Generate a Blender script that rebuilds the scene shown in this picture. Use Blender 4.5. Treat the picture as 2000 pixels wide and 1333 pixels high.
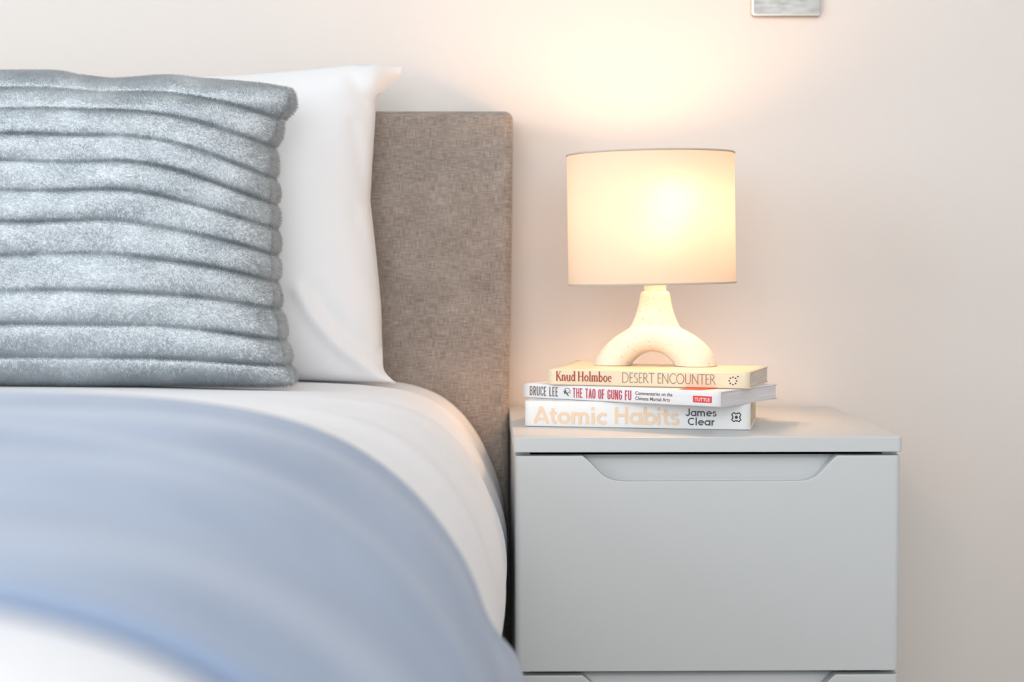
import bpy, bmesh, math, random
import numpy as np
from mathutils import Vector, Matrix, noise as mnoise

for o in list(bpy.data.objects):
    bpy.data.objects.remove(o, do_unlink=True)
S = bpy.context.scene
COL = S.collection
random.seed(4)
RNG = np.random.default_rng(7)

# ------------------------------------------------------------------ camera, world, daylight, exposure
cam_d = bpy.data.cameras.new('camera')
cam = bpy.data.objects.new('camera', cam_d)
COL.objects.link(cam)
cam.location = (0.0, -2.22, 0.735)
cam.rotation_euler = (math.radians(90 - 2.6613), 0, math.radians(-0.9955))
cam_d.sensor_width = 36.0
cam_d.lens = 62.154
cam_d.clip_start = 0.02
cam_d.dof.use_dof = True
cam_d.dof.focus_distance = 1.91
cam_d.dof.aperture_fstop = 3.4
S.camera = cam

world = bpy.data.worlds.new('world')
S.world = world
world.use_nodes = True
bg = world.node_tree.nodes['Background']
bg.inputs[0].default_value = (0.75, 0.87, 1.0, 1)
bg.inputs[1].default_value = 1.0

def area_light(name, loc, rot, sx, sy, power, color):
    d = bpy.data.lights.new(name, 'AREA')
    d.shape = 'RECTANGLE'
    d.size, d.size_y = sx, sy
    d.energy = power
    d.color = color
    o = bpy.data.objects.new(name, d)
    o.location = loc
    o.rotation_euler = rot
    COL.objects.link(o)
    return o

# daylight entering through the two window openings of the room
area_light('daylight_side_window', (-2.58, -2.1, 1.45), (0, math.radians(-90), 0), 1.5, 1.9, 42, (0.86, 0.94, 1.0))
area_light('daylight_rear_window', (-0.2, -3.98, 1.5), (math.radians(90), 0, 0), 2.2, 1.5, 45, (0.94, 0.97, 1.0))

S.view_settings.view_transform = 'Standard'
S.view_settings.look = 'None'
S.view_settings.gamma = 1.0
S.view_settings.use_curve_mapping = False
S.view_settings.exposure = 0.0

BULB_STRENGTH = 74.0

# ------------------------------------------------------------------ helpers
def srgb(r, g, b):
    f = lambda c: (c / 255 / 12.92) if c / 255 <= 0.04045 else ((c / 255 + 0.055) / 1.055) ** 2.4
    return (f(r), f(g), f(b), 1.0)

def new_mat(name, color=(0.8, 0.8, 0.8, 1), rough=0.6, metal=0.0, sheen=0.0, spec=0.5):
    m = bpy.data.materials.new(name)
    m.use_nodes = True
    b = m.node_tree.nodes['Principled BSDF']
    b.inputs['Base Color'].default_value = color
    b.inputs['Roughness'].default_value = rough
    b.inputs['Metallic'].default_value = metal
    b.inputs['Specular IOR Level'].default_value = spec
    if sheen:
        b.inputs['Sheen Weight'].default_value = sheen
        b.inputs['Sheen Roughness'].default_value = 0.5
    return m

def nd(m, kind, **kw):
    n = m.node_tree.nodes.new(kind)
    for k, v in kw.items():
        setattr(n, k, v)
    return n

def lk(m, a, b):
    m.node_tree.links.new(a, b)

def bsdf(m):
    return m.node_tree.nodes['Principled BSDF']

def obj_noise(m, scale, detail=3.0, stretch=(1, 1, 1), rough=0.5):
    tc = nd(m, 'ShaderNodeTexCoord')
    mp = nd(m, 'ShaderNodeMapping')
    mp.inputs['Scale'].default_value = stretch
    n = nd(m, 'ShaderNodeTexNoise')
    n.inputs['Scale'].default_value = scale
    n.inputs['Detail'].default_value = detail
    n.inputs['Roughness'].default_value = rough
    lk(m, tc.outputs['Object'], mp.inputs['Vector'])
    lk(m, mp.outputs['Vector'], n.inputs['Vector'])
    return n.outputs['Fac']

def ramp(m, fac, c0, c1, p0=0.3, p1=0.7):
    r = nd(m, 'ShaderNodeValToRGB')
    r.color_ramp.elements[0].position = p0
    r.color_ramp.elements[0].color = c0
    r.color_ramp.elements[1].position = p1
    r.color_ramp.elements[1].color = c1
    lk(m, fac, r.inputs['Fac'])
    return r.outputs['Color']

def bump(m, fac, strength, dist):
    b = nd(m, 'ShaderNodeBump')
    b.inputs['Strength'].default_value = strength
    b.inputs['Distance'].default_value = dist
    lk(m, fac, b.inputs['Height'])
    lk(m, b.outputs['Normal'], bsdf(m).inputs['Normal'])

def scale_color(c, k):
    return (c[0] * k, c[1] * k, c[2] * k, 1)

def link(name, me, mat=None, parent=None, smooth=False):
    o = bpy.data.objects.new(name, me)
    COL.objects.link(o)
    if mat:
        me.materials.append(mat)
    if parent:
        o.parent = parent
    if smooth:
        me.polygons.foreach_set('use_smooth', [True] * len(me.polygons))
    return o

def from_bm(name, bm, mat, parent=None, smooth=False):
    me = bpy.data.meshes.new(name)
    bmesh.ops.recalc_face_normals(bm, faces=bm.faces)
    bm.to_mesh(me)
    bm.free()
    return link(name, me, mat, parent, smooth)

def empty(name, loc=(0, 0, 0), rotz=0.0):
    o = bpy.data.objects.new(name, None)
    o.empty_display_size = 0.05
    o.location = loc
    o.rotation_euler = (0, 0, rotz)
    COL.objects.link(o)
    return o

def tag(o, label, cat, group=None, kind=None):
    o['label'] = label
    o['category'] = cat
    if group:
        o['group'] = group
    if kind:
        o['kind'] = kind
    return o

def struct(o, label=None):
    o['kind'] = 'structure'
    if label:
        o['label'] = label
    return o

def box_bm(x0, x1, y0, y1, z0, z1, bevel=0.0, seg=2, bm=None):
    own = bmesh.new()
    r = bmesh.ops.create_cube(own, size=1.0)
    for v in r['verts']:
        v.co = Vector((x0 + (v.co.x + .5) * (x1 - x0), y0 + (v.co.y + .5) * (y1 - y0), z0 + (v.co.z + .5) * (z1 - z0)))
    if bevel:
        bmesh.ops.bevel(own, geom=list(own.edges), offset=bevel, segments=seg, affect='EDGES', profile=0.5)
    return own

def box(name, b, mat, parent=None, bevel=0.0, seg=2):
    o = from_bm(name, box_bm(*b, bevel, seg), mat, parent)
    if bevel and seg > 1:
        o.data.polygons.foreach_set('use_smooth', [True] * len(o.data.polygons))
        wn = o.modifiers.new('wn', 'WEIGHTED_NORMAL')
        wn.keep_sharp = True
    return o

def grid_mesh(name, P, mat, parent=None, smooth=True, flip=False):
    nr, nc = P.shape[:2]
    me = bpy.data.meshes.new(name)
    idx = np.arange(nr * nc).reshape(nr, nc)
    q = np.stack([idx[:-1, :-1], idx[:-1, 1:], idx[1:, 1:], idx[1:, :-1]], -1).reshape(-1, 4)
    if flip:
        q = q[:, ::-1]
    me.from_pydata(P.reshape(-1, 3).tolist(), [], q.tolist())
    me.update()
    return link(name, me, mat, parent, smooth)

def two_sided_shell(name, F, B, mat, parent=None):
    """front grid F and back grid B share their rim: one closed cushion-like mesh"""
    nr, nc = F.shape[:2]
    n = nr * nc
    idx = np.arange(n).reshape(nr, nc)
    back = idx + n
    back[0, :], back[-1, :], back[:, 0], back[:, -1] = idx[0, :], idx[-1, :], idx[:, 0], idx[:, -1]
    def quads(i):
        return np.stack([i[:-1, :-1], i[:-1, 1:], i[1:, 1:], i[1:, :-1]], -1).reshape(-1, 4)
    q = np.concatenate([quads(idx), quads(back)[:, ::-1]])
    me = bpy.data.meshes.new(name)
    me.from_pydata(np.concatenate([F.reshape(-1, 3), B.reshape(-1, 3)]).tolist(), [], q.tolist())
    bm = bmesh.new()
    bm.from_mesh(me)
    bmesh.ops.delete(bm, geom=[v for v in bm.verts if not v.link_faces], context='VERTS')
    bmesh.ops.recalc_face_normals(bm, faces=bm.faces)
    bm.to_mesh(me)
    bm.free()
    return link(name, me, mat, parent, True)

def smoothstep(a, b, x):
    t = np.clip((x - a) / (b - a), 0, 1)
    return t * t * (3 - 2 * t)

def resample(pts, n, it=6):
    p = np.array(pts, float)
    s = np.r_[0, np.cumsum(np.hypot(*np.diff(p, axis=0).T))]
    t = np.linspace(0, s[-1], n * 4)
    q = np.stack([np.interp(t, s, p[:, 0]), np.interp(t, s, p[:, 1])], 1)
    for _ in range(it * 12):
        q[1:-1] = 0.25 * q[:-2] + 0.5 * q[1:-1] + 0.25 * q[2:]
    s = np.r_[0, np.cumsum(np.hypot(*np.diff(q, axis=0).T))]
    t = np.linspace(0, s[-1], n)
    return np.stack([np.interp(t, s, q[:, 0]), np.interp(t, s, q[:, 1])], 1)

def lathe(bm, prof, seg=48, cx=0, cy=0, sy=1.0):
    rings = []
    for r, z in prof:
        rings.append([bm.verts.new((cx + r * math.cos(2 * math.pi * k / seg), cy + sy * r * math.sin(2 * math.pi * k / seg), z)) for k in range(seg)])
    for a, b in zip(rings[:-1], rings[1:]):
        for k in range(seg):
            bm.faces.new((a[k], a[(k + 1) % seg], b[(k + 1) % seg], b[k]))
    return rings

# ------------------------------------------------------------------ materials
m_wall = new_mat('wall_paint', srgb(230, 223, 217), 0.75, spec=0.25)
bump(m_wall, obj_noise(m_wall, 220, 3), 0.06, 0.001)
m_ceil = new_mat('ceiling_paint', srgb(235, 234, 232), 0.9)
m_floor = new_mat('carpet', srgb(150, 143, 136), 0.95)
f = obj_noise(m_floor, 300, 2)
lk(m_floor, ramp(m_floor, f, srgb(132, 125, 118), srgb(165, 158, 150)), bsdf(m_floor).inputs['Base Color'])
m_frame_white = new_mat('white_frame_paint', srgb(236, 236, 236), 0.4)

m_linen = new_mat('linen_upholstery', srgb(150, 138, 129), 0.95, sheen=0.25, spec=0.15)
na = obj_noise(m_linen, 1.0, 2.5, (75, 75, 1500), 0.6)
nb = obj_noise(m_linen, 1.0, 2.5, (1500, 1500, 75), 0.6)
nc_ = obj_noise(m_linen, 26, 2)
ad = nd(m_linen, 'ShaderNodeMath', operation='ADD'); lk(m_linen, na, ad.inputs[0]); lk(m_linen, nb, ad.inputs[1])
ml = nd(m_linen, 'ShaderNodeMath', operation='MULTIPLY_ADD'); lk(m_linen, nc_, ml.inputs[0]); ml.inputs[1].default_value = 0.25; lk(m_linen, ad.outputs[0], ml.inputs[2])
hv = nd(m_linen, 'ShaderNodeMath', operation='MULTIPLY'); lk(m_linen, ml.outputs[0], hv.inputs[0]); hv.inputs[1].default_value = 0.445
lk(m_linen, ramp(m_linen, hv.outputs[0], srgb(108, 96, 88), srgb(190, 178, 168), 0.36, 0.64), bsdf(m_linen).inputs['Base Color'])
bump(m_linen, ad.outputs[0], 0.35, 0.0008)

m_cotton = new_mat('white_cotton', srgb(240, 240, 241), 0.85, sheen=0.15, spec=0.2)
bump(m_cotton, obj_noise(m_cotton, 14, 3), 0.12, 0.006)
m_duvet = new_mat('duvet_cotton', srgb(242, 243, 246), 0.85, sheen=0.15, spec=0.2)
bump(m_duvet, obj_noise(m_duvet, 18, 3), 0.12, 0.006)

m_throw = new_mat('blue_grey_wool', srgb(150, 166, 192), 0.95, sheen=0.4, spec=0.1)
lk(m_throw, ramp(m_throw, obj_noise(m_throw, 9, 2), srgb(130, 149, 178), srgb(148, 166, 193)), bsdf(m_throw).inputs['Base Color'])
bump(m_throw, obj_noise(m_throw, 500, 2), 0.25, 0.001)

def fur_mat(name, c0, c1):
    m = new_mat(name, c0, 1.0, sheen=0.35, spec=0.05)
    lk(m, ramp(m, obj_noise(m, 17, 4, (1, 1, 1.8), 0.6), c0, c1, 0.35, 0.66), bsdf(m).inputs['Base Color'])  # noise patches put the shading of brushed pile into the colour
    return m
def soften(m, fac):
    """let light through the thin hairs"""
    t = nd(m, 'ShaderNodeBsdfTranslucent'); x = nd(m, 'ShaderNodeMixShader'); x.inputs[0].default_value = fac
    src = bsdf(m).inputs['Base Color'].links[0].from_socket
    lk(m, src, t.inputs[0]); lk(m, bsdf(m).outputs[0], x.inputs[1]); lk(m, t.outputs[0], x.inputs[2])
    lk(m, x.outputs[0], m.node_tree.nodes['Material Output'].inputs[0])
m_plush = fur_mat('plush_backing', srgb(224, 229, 232), srgb(236, 240, 242))
m_fur = fur_mat('plush_fur', srgb(224, 231, 235), srgb(246, 251, 254))

m_lacquer = new_mat('grey_satin_lacquer', srgb(206, 208, 208), 0.42, spec=0.4)
m_carcass_dark = new_mat('dark_parts_gap_shade', srgb(34, 34, 34), 0.9)  # dark parts; near-black also puts shade into the gaps around the drawers

m_plaster = new_mat('speckled_plaster', srgb(226, 219, 209), 0.85, spec=0.2)
sp = obj_noise(m_plaster, 420, 1)
lk(m_plaster, ramp(m_plaster, sp, srgb(196, 186, 174), srgb(228, 221, 211), 0.27, 0.34), bsdf(m_plaster).inputs['Base Color'])
bump(m_plaster, obj_noise(m_plaster, 260, 3), 0.3, 0.001)
m_socket = new_mat('white_plastic', srgb(238, 234, 226), 0.4)
m_trim = new_mat('shade_trim_tape', srgb(205, 190, 172), 0.9)

m_shade = bpy.data.materials.new('translucent_shade_fabric')
m_shade.use_nodes = True
nt = m_shade.node_tree
nt.nodes.remove(nt.nodes['Principled BSDF'])
out = nt.nodes['Material Output']
d1 = nt.nodes.new('ShaderNodeBsdfDiffuse'); d1.inputs[0].default_value = srgb(196, 186, 172)
t1 = nt.nodes.new('ShaderNodeBsdfTranslucent'); t1.inputs[0].default_value = srgb(240, 240, 240)
mx = nt.nodes.new('ShaderNodeMixShader'); mx.inputs[0].default_value = 0.115
nt.links.new(d1.outputs[0], mx.inputs[1]); nt.links.new(t1.outputs[0], mx.inputs[2]); 
# a little light passes the weave almost straight, so the bulb shows as a soft bright spot
rf = nt.nodes.new('ShaderNodeBsdfRefraction'); rf.inputs['Color'].default_value = srgb(250, 244, 234); rf.inputs['Roughness'].default_value = 0.8; rf.inputs['IOR'].default_value = 1.45
mx2 = nt.nodes.new('ShaderNodeMixShader'); mx2.inputs[0].default_value = 0.013
nt.links.new(mx.outputs[0], mx2.inputs[1]); nt.links.new(rf.outputs[0], mx2.inputs[2]); nt.links.new(mx2.outputs[0], out.inputs[0])

m_bulb = bpy.data.materials.new('glowing_bulb')
m_bulb.use_nodes = True
bb = m_bulb.node_tree.nodes['Principled BSDF']
bb.inputs['Base Color'].default_value = (0.9, 0.9, 0.9, 1)
bb.inputs['Emission Color'].default_value = (1.0, 0.585, 0.295, 1)
bb.inputs['Emission Strength'].default_value = BULB_STRENGTH

m_steel = new_mat('brushed_steel', srgb(176, 176, 174), 0.52, metal=1.0)
lk(m_steel, ramp(m_steel, obj_noise(m_steel, 60, 4, (1, 1, 3)), srgb(166, 165, 162), srgb(200, 200, 198)), bsdf(m_steel).inputs['Base Color'])
m_steel_edge = new_mat('polished_steel_edge', srgb(205, 198, 188), 0.18, metal=1.0)

m_cover_white = new_mat('white_cover', srgb(236, 235, 233), 0.38)
m_cover_grey = new_mat('pale_grey_cover', srgb(228, 226, 228), 0.35)
m_cover_cream = new_mat('cream_cover', srgb(236, 217, 186), 0.3)

def page_mat(name, c0, c1):
    m = new_mat(name, c0, 0.9)
    lk(m, ramp(m, obj_noise(m, 1.0, 2, (12, 12, 2600)), c0, c1, 0.35, 0.65), bsdf(m).inputs['Base Color'])
    return m
m_pages_cream = page_mat('cream_pages', srgb(206, 186, 158), srgb(238, 222, 196))
m_pages_white = page_mat('white_pages', srgb(202, 200, 204), srgb(232, 230, 233))
m_pages_grey = page_mat('greyed_pages', srgb(196, 184, 174), srgb(226, 216, 206))
def ink(name, r, g, b, rough=0.5, metal=0.0):
    return new_mat(name, srgb(r, g, b), rough, metal)
m_ink_gold = ink('pale_gold_ink', 240, 208, 176, 0.35)
m_ink_slate = ink('slate_ink', 74, 80, 88)
m_ink_black = ink('black_ink', 34, 36, 40)
m_ink_red = ink('red_brown_ink', 170, 62, 44)
m_ink_taupe = ink('taupe_ink', 150, 132, 108)
m_ink_brown = ink('brown_ink', 104, 92, 78)
m_ink_crimson = ink('crimson_ink', 192, 66, 84)
m_red_box = ink('red_print', 222, 66, 62)
m_white_print = ink('white_print', 246, 232, 226)
m_orange_print = ink('orange_red_print', 226, 72, 34)

soften(m_fur, 0.55)

# ------------------------------------------------------------------ the room
XL, XR, YF, YB, ZC = -2.6, 1.25, -4.0, 0.0, 2.45
struct(box('wall_back', (XL - .1, XR + .1, YB, YB + .1, -.05, ZC + .05), m_wall))
struct(box('wall_right', (XR, XR + .1, YF - .1, YB, -.05, ZC + .05), m_wall))
struct(box('floor', (XL - .1, XR + .1, YF - .1, YB + .1, -.1, 0.0), m_floor))
struct(box('ceiling', (XL - .1, XR + .1, YF - .1, YB + .1, ZC, ZC + .1), m_ceil))

def wall_with_opening(name, axis, w0, w1, a0, a1, h0, h1, at0, at1):
    """wall of four blocks around a window opening, one mesh"""
    bm = bmesh.new()
    for (p0, p1, q0, q1) in ((w0, a0, 0, ZC), (a1, w1, 0, ZC), (a0, a1, 0, h0), (a0, a1, h1, ZC)):
        r = bmesh.ops.create_cube(bm, size=1.0)
        for v in r['verts']:
            p = p0 + (v.co.x + .5) * (p1 - p0)
            t = at0 + (v.co.y + .5) * (at1 - at0)
            z = q0 + (v.co.z + .5) * (q1 - q0)
            v.co = Vector((t, p, z)) if axis == 'y' else Vector((p, t, z))
    return struct(from_bm(name, bm, m_wall))
wall_with_opening('wall_left', 'y', YF - .1, YB, -3.1, -1.1, 0.65, 2.25, XL - .12, XL)
wall_with_opening('wall_rear', 'x', XL, XR, -1.35, 0.95, 0.7, 2.3, YF - .12, YF)

def window_frame(name, axis, a0, a1, h0, h1, t):
    e = empty(name)
    struct(e)
    w = 0.05
    rects = [(a0, a1, h0, h0 + w), (a0, a1, h1 - w, h1), (a0, a0 + w, h0 + w, h1 - w), (a1 - w, a1, h0 + w, h1 - w), ((a0 + a1) / 2 - .025, (a0 + a1) / 2 + .025, h0 + w, h1 - w)]
    for p0, p1, z0, z1 in rects:
        b = (t - .05, t, p0, p1, z0, z1) if axis == 'y' else (p0, p1, t - .05, t, z0, z1)
        box('frame_bar', b, m_frame_white, e)
window_frame('window_1', 'y', -3.1, -1.1, 0.65, 2.25, XL - .06)
window_frame('window_2', 'x', -1.35, 0.95, 0.7, 2.3, YF - .06)

# ------------------------------------------------------------------ bed: headboard, base; mattress
bed = empty('bed', (-0.73, -1.05, 0))
tag(bed, 'upholstered bed with tall taupe linen headboard against the wall', 'bed')
def child_at_world(o, parent):
    o.parent = parent
    o.matrix_parent_inverse = Matrix.Translation(-Vector(parent.location))
    return o

def make_headboard():
    bm = box_bm(-1.50, 0.0382, -0.092, -0.004, 0.02, 0.9125)
    bmesh.ops.subdivide_edges(bm, edges=[e for e in bm.edges if abs(e.verts[0].co.z - e.verts[1].co.z) > .1], cuts=16)
    for v in bm.verts:
        if v.co.x > 0:
            v.co.x = float(np.interp(v.co.z, [0.0, 0.55, 0.60, 0.74, 0.9125], [0.0325, 0.0325, 0.0345, 0.0370, 0.0386]))
    sharp = [e for e in bm.edges if len(e.link_faces) == 2 and e.calc_face_angle() > 0.6]
    bmesh.ops.bevel(bm, geom=sharp, offset=0.011, segments=6, affect='EDGES', profile=0.5)
    o = from_bm('headboard', bm, m_linen, None, True)
    wn = o.modifiers.new('wn', 'WEIGHTED_NORMAL')
    return o
child_at_world(make_headboard(), bed)
child_at_world(box('bed_base', (-1.46, -0.03, -2.03, -0.094, 0.06, 0.30), m_linen, None, 0.01), bed)
for lx in (-1.40, -0.09):
    for ly in (-1.96, -0.2):
        child_at_world(box('leg', (lx - .025, lx + .025, ly - .025, ly + .025, 0.0, 0.06), m_carcass_dark, None, 0.003), bed)
mat_o = box('mattress', (-1.45, -0.04, -2.02, -0.096, 0.302, 0.52), m_cotton, None, 0.03, 4)
tag(mat_o, 'white mattress lying on the bed base under the duvet', 'mattress')

# ------------------------------------------------------------------ duvet and throw (profiles across the bed: x, z)
XC = -0.73
far_prof = [(XC, .598), (-.5294, .5975), (-.361, .5980), (-.2147, .5956), (-.147, .5927), (-.0962, .587), (-.0736, .5813), (-.051, .5716), (-.0312, .5562), (-.0171, .5403), (-.003, .5187), (.0084, .4947), (.018, .4719), (.0252, .4462), (.0268, .4204), (.0248, .3947), (.0168, .3603), (.0026, .3259), (-.006, .30), (-.010, .27)]
near_prof = [(XC, .636), (-.50, .6355), (-.3666, .6341), (-.3084, .6328), (-.25, .630), (-.2111, .6261), (-.1722, .6201), (-.1449, .6134), (-.1176, .6043), (-.0941, .5925), (-.0707, .5767), (-.0511, .5589), (-.0355, .5411), (-.0218, .5213), (-.012, .5054), (-.0041, .4876), (.0018, .4697), (.0085, .4458), (.0145, .4259), (.020, .4039), (.026, .36), (.029, .30), (.029, .27)]
NH = 130
FARP, NEARP = resample(far_prof, NH), resample(near_prof, NH)
def normals2(p):
    t = np.gradient(p, axis=0)
    n = np.stack([-t[:, 1], t[:, 0]], 1)
    n /= np.linalg.norm(n, axis=1)[:, None]
    return n            # points up / outwards for a left-to-right profile
NEARN = normals2(NEARP)

def full_width(half):
    """half profile (centre -> right hem) mirrored to the left side of the bed"""
    left = half[::-1].copy()
    left[:, 0] = 2 * XC - left[:, 0]
    return np.concatenate([left[:-1], half])

def make_duvet():
    ys = np.r_[np.linspace(-0.097, -0.95, 70), np.linspace(-0.965, -1.95, 50), np.linspace(-1.96, -2.10, 22)]
    rows = []
    inner = NEARP - NEARN * 0.009
    for y in ys:
        b = float(smoothstep(1.32, 1.92, np.array(y + 2.22)))
        h = inner * (1 - b) + FARP * b
        P = full_width(h)
        s = np.linspace(-1, 1, len(P))
        fall = max(0.0, (-1.95 - y) / 0.15)
        z = P[:, 1].copy()
        z = z - (1 - math.sqrt(max(0, 1 - fall ** 2))) * np.clip(z - 0.30, 0, None)
        # slow rumple, with soft creases running down the side of the bed
        side = smoothstep(0.35, 0.75, np.abs(s)) * (1 - smoothstep(0.9, 1.0, np.abs(s)))
        rum = 0.0022 * np.sin(y * 31 + 5 * s) * side + 0.0018 * np.sin(y * 57 - 9 * s + 1.3) * side
        crease = 0.0030 * np.exp(-((y + 0.395 + 0.10 * (np.abs(s) - .6)) / 0.016) ** 2) * side + 0.0022 * np.exp(-((y + 0.52 - 0.12 * (np.abs(s) - .6)) / 0.02) ** 2) * side
        puff = 0.002 * np.sin(6 * P[:, 0] + 3 * y) * (1 - side)
        off = rum + crease + puff
        n = full_width(np.stack([XC + (NEARN[:, 0]), NEARN[:, 1]], 1))
        n = np.stack([n[:, 0] - XC, n[:, 1]], 1)
        rows.append(np.stack([P[:, 0] + n[:, 0] * off * 0.6, np.full(len(P), y), z + n[:, 1] * off], 1))
    o = grid_mesh('duvet', np.array(rows), m_duvet)
    so = o.modifiers.new('so', 'SOLIDIFY'); so.thickness = 0.014; so.offset = 1.0
    return o
duvet = tag(make_duvet(), 'puffy white duvet spread over the bed, rounding down its side', 'duvet')

def make_throw():
    y_far, y_near = -0.872, -1.606
    ny = 90
    hn = NEARN
    rows = []
    zz = full_width(NEARP)[:, 1]
    s = np.linspace(-1, 1, len(zz))
    n = full_width(np.stack([XC + hn[:, 0], hn[:, 1]], 1)); n[:, 0] -= XC
    base = full_width(NEARP)
    right = (s > 0)
    low = 1 - smoothstep(0.36, 0.475, zz)
    for i in range(ny):
        t = i / (ny - 1)
        y = y_far + (y_near - y_far) * t
        yy = y + 0.20 * low * (1 - t) ** 3 + 0.012 * np.sin(7 * s) * (1 - 2 * t)
        folds = 0.0035 * np.sin(18 * t + 6 * s) * smoothstep(0.1, 0.6, np.abs(s)) + 0.004 * np.exp(-((t - 0.30 - 0.25 * np.abs(s)) / 0.05) ** 2)
        folds -= 0.005 * np.exp(-((t - 0.55 - 0.2 * (1 - np.abs(s))) / 0.10) ** 2)
        folds = folds * (1 - smoothstep(0.85, 1, t)) * smoothstep(0.0, 0.10, np.array(t))
        ripple = low * (0.006 + 0.008 * np.sin(14 * t + 0.8))
        rows.append(np.stack([base[:, 0] + n[:, 0] * (folds + ripple), yy, base[:, 1] + n[:, 1] * folds], 1))
    o = grid_mesh('throw_blanket', np.array(rows), m_throw)
    so = o.modifiers.new('so', 'SOLIDIFY'); so.thickness = 0.007; so.offset = 1.0
    return o
throw = tag(make_throw(), 'soft blue-grey throw blanket laid across the white duvet, out of focus in the foreground', 'blanket')

# ------------------------------------------------------------------ white pillow
def make_pillow():
    right = [(-.0975, .5905), (-.1075, .5985), (-.1135, .606), (-.1146, .6193), (-.1162, .679), (-.122, .7386), (-.1294, .8039), (-.1263, .8571), (-.1235, .9044), (-.1228, .9215), (-.1085, .9405), (-.0955, .9560), (-.0945, .964)]
    top = [(-.0945, .964), (-.1150, .9618), (-.1478, .9633), (-.201, .9573), (-.2778, .9507), (-.378, .9464), (-.46, .9445)]
    xc = -0.46
    nu, nv = 141, 101
    R = resample(right, nv, 1)
    Th = resample(top[::-1], nu // 2 + 1, 1)
    Tl = Th[::-1].copy(); Tl[:, 0] = 2 * xc - Tl[:, 0]
    T = np.concatenate([Tl[:-1], Th])
    Lf = R.copy(); Lf[:, 0] = 2 * xc - Lf[:, 0]
    u = np.linspace(0, 1, nu); v = np.linspace(0, 1, nv)
    Bx = np.linspace(Lf[0, 0], R[0, 0], nu)
    Bz = 0.5905 + 0.007 * np.sin(math.pi * u)
    B = np.stack([Bx, Bz], 1)
    U, V = np.meshgrid(u, v)
    U3, V3 = U[..., None], V[..., None]
    P = (1 - V3) * B[None] + V3 * T[None] + (1 - U3) * Lf[:, None] + U3 * R[:, None] \
        - ((1 - U3) * (1 - V3) * B[0] + U3 * (1 - V3) * B[-1] + (1 - U3) * V3 * T[0] + U3 * V3 * T[-1])
    a, b = np.abs(2 * U - 1), np.abs(2 * V - 1)
    bulge = np.power(np.clip(1 - a ** 5, 0, 1), .55) * np.power(np.clip(1 - b ** 3.6, 0, 1), .6)
    seam_y = -0.172 + 0.040 * V
    X, Z = P[..., 0], P[..., 1]
    # soft diagonal fold running down to the lower right corner
    def dist_to(poly):
        d = np.full(X.shape, 9.0)
        for (x0, z0), (x1, z1) in zip(poly[:-1], poly[1:]):
            ex, ez = x1 - x0, z1 - z0
            t = np.clip(((X - x0) * ex + (Z - z0) * ez) / (ex * ex + ez * ez), 0, 1)
            d = np.minimum(d, np.hypot(X - x0 - t * ex, Z - z0 - t * ez))
        return d
    fold = np.exp(-(dist_to([(-.205, .70), (-.19, .672), (-.165, .640), (-.135, .615), (-.105, .595)]) / .0085) ** 2)
    fold2 = np.exp(-(dist_to([(-.19, .70), (-.175, .675), (-.15, .648), (-.12, .625)]) / .008) ** 2)
    wr = np.exp(-(dist_to([(-.127, .79), (-.139, .84), (-.147, .89)]) / .006) ** 2) + .7 * np.exp(-(dist_to([(-.12, .70), (-.134, .75), (-.146, .79)]) / .006) ** 2) + .7 * np.exp(-(dist_to([(-.125, .87), (-.134, .91), (-.15, .945)]) / .006) ** 2)
    slow = .004 * np.sin(9 * X + 13 * Z) * bulge
    yf = seam_y - 0.078 * bulge - 0.008 * fold * bulge ** .3 + 0.005 * fold2 + 0.0060 * wr * bulge ** .3 - slow
    yb = np.minimum(seam_y + 0.040 * bulge, -0.0945)
    ear = smoothstep(-.1235, -.1000, X) * smoothstep(.915, .945, Z)
    yf = yf + .034 * ear; yb = np.maximum(yb, yf + .004 * np.minimum(1, 6 * bulge))
    F = np.stack([X, yf, Z], -1); Bk = np.stack([X, yb, Z], -1)
    o = two_sided_shell('pillow', F, Bk, m_cotton)
    o.data.set_sharp_from_angle(angle=math.radians(62))
    return o
pillow = tag(make_pillow(), 'plump white cotton pillow propped upright against the linen headboard', 'pillow')

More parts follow.
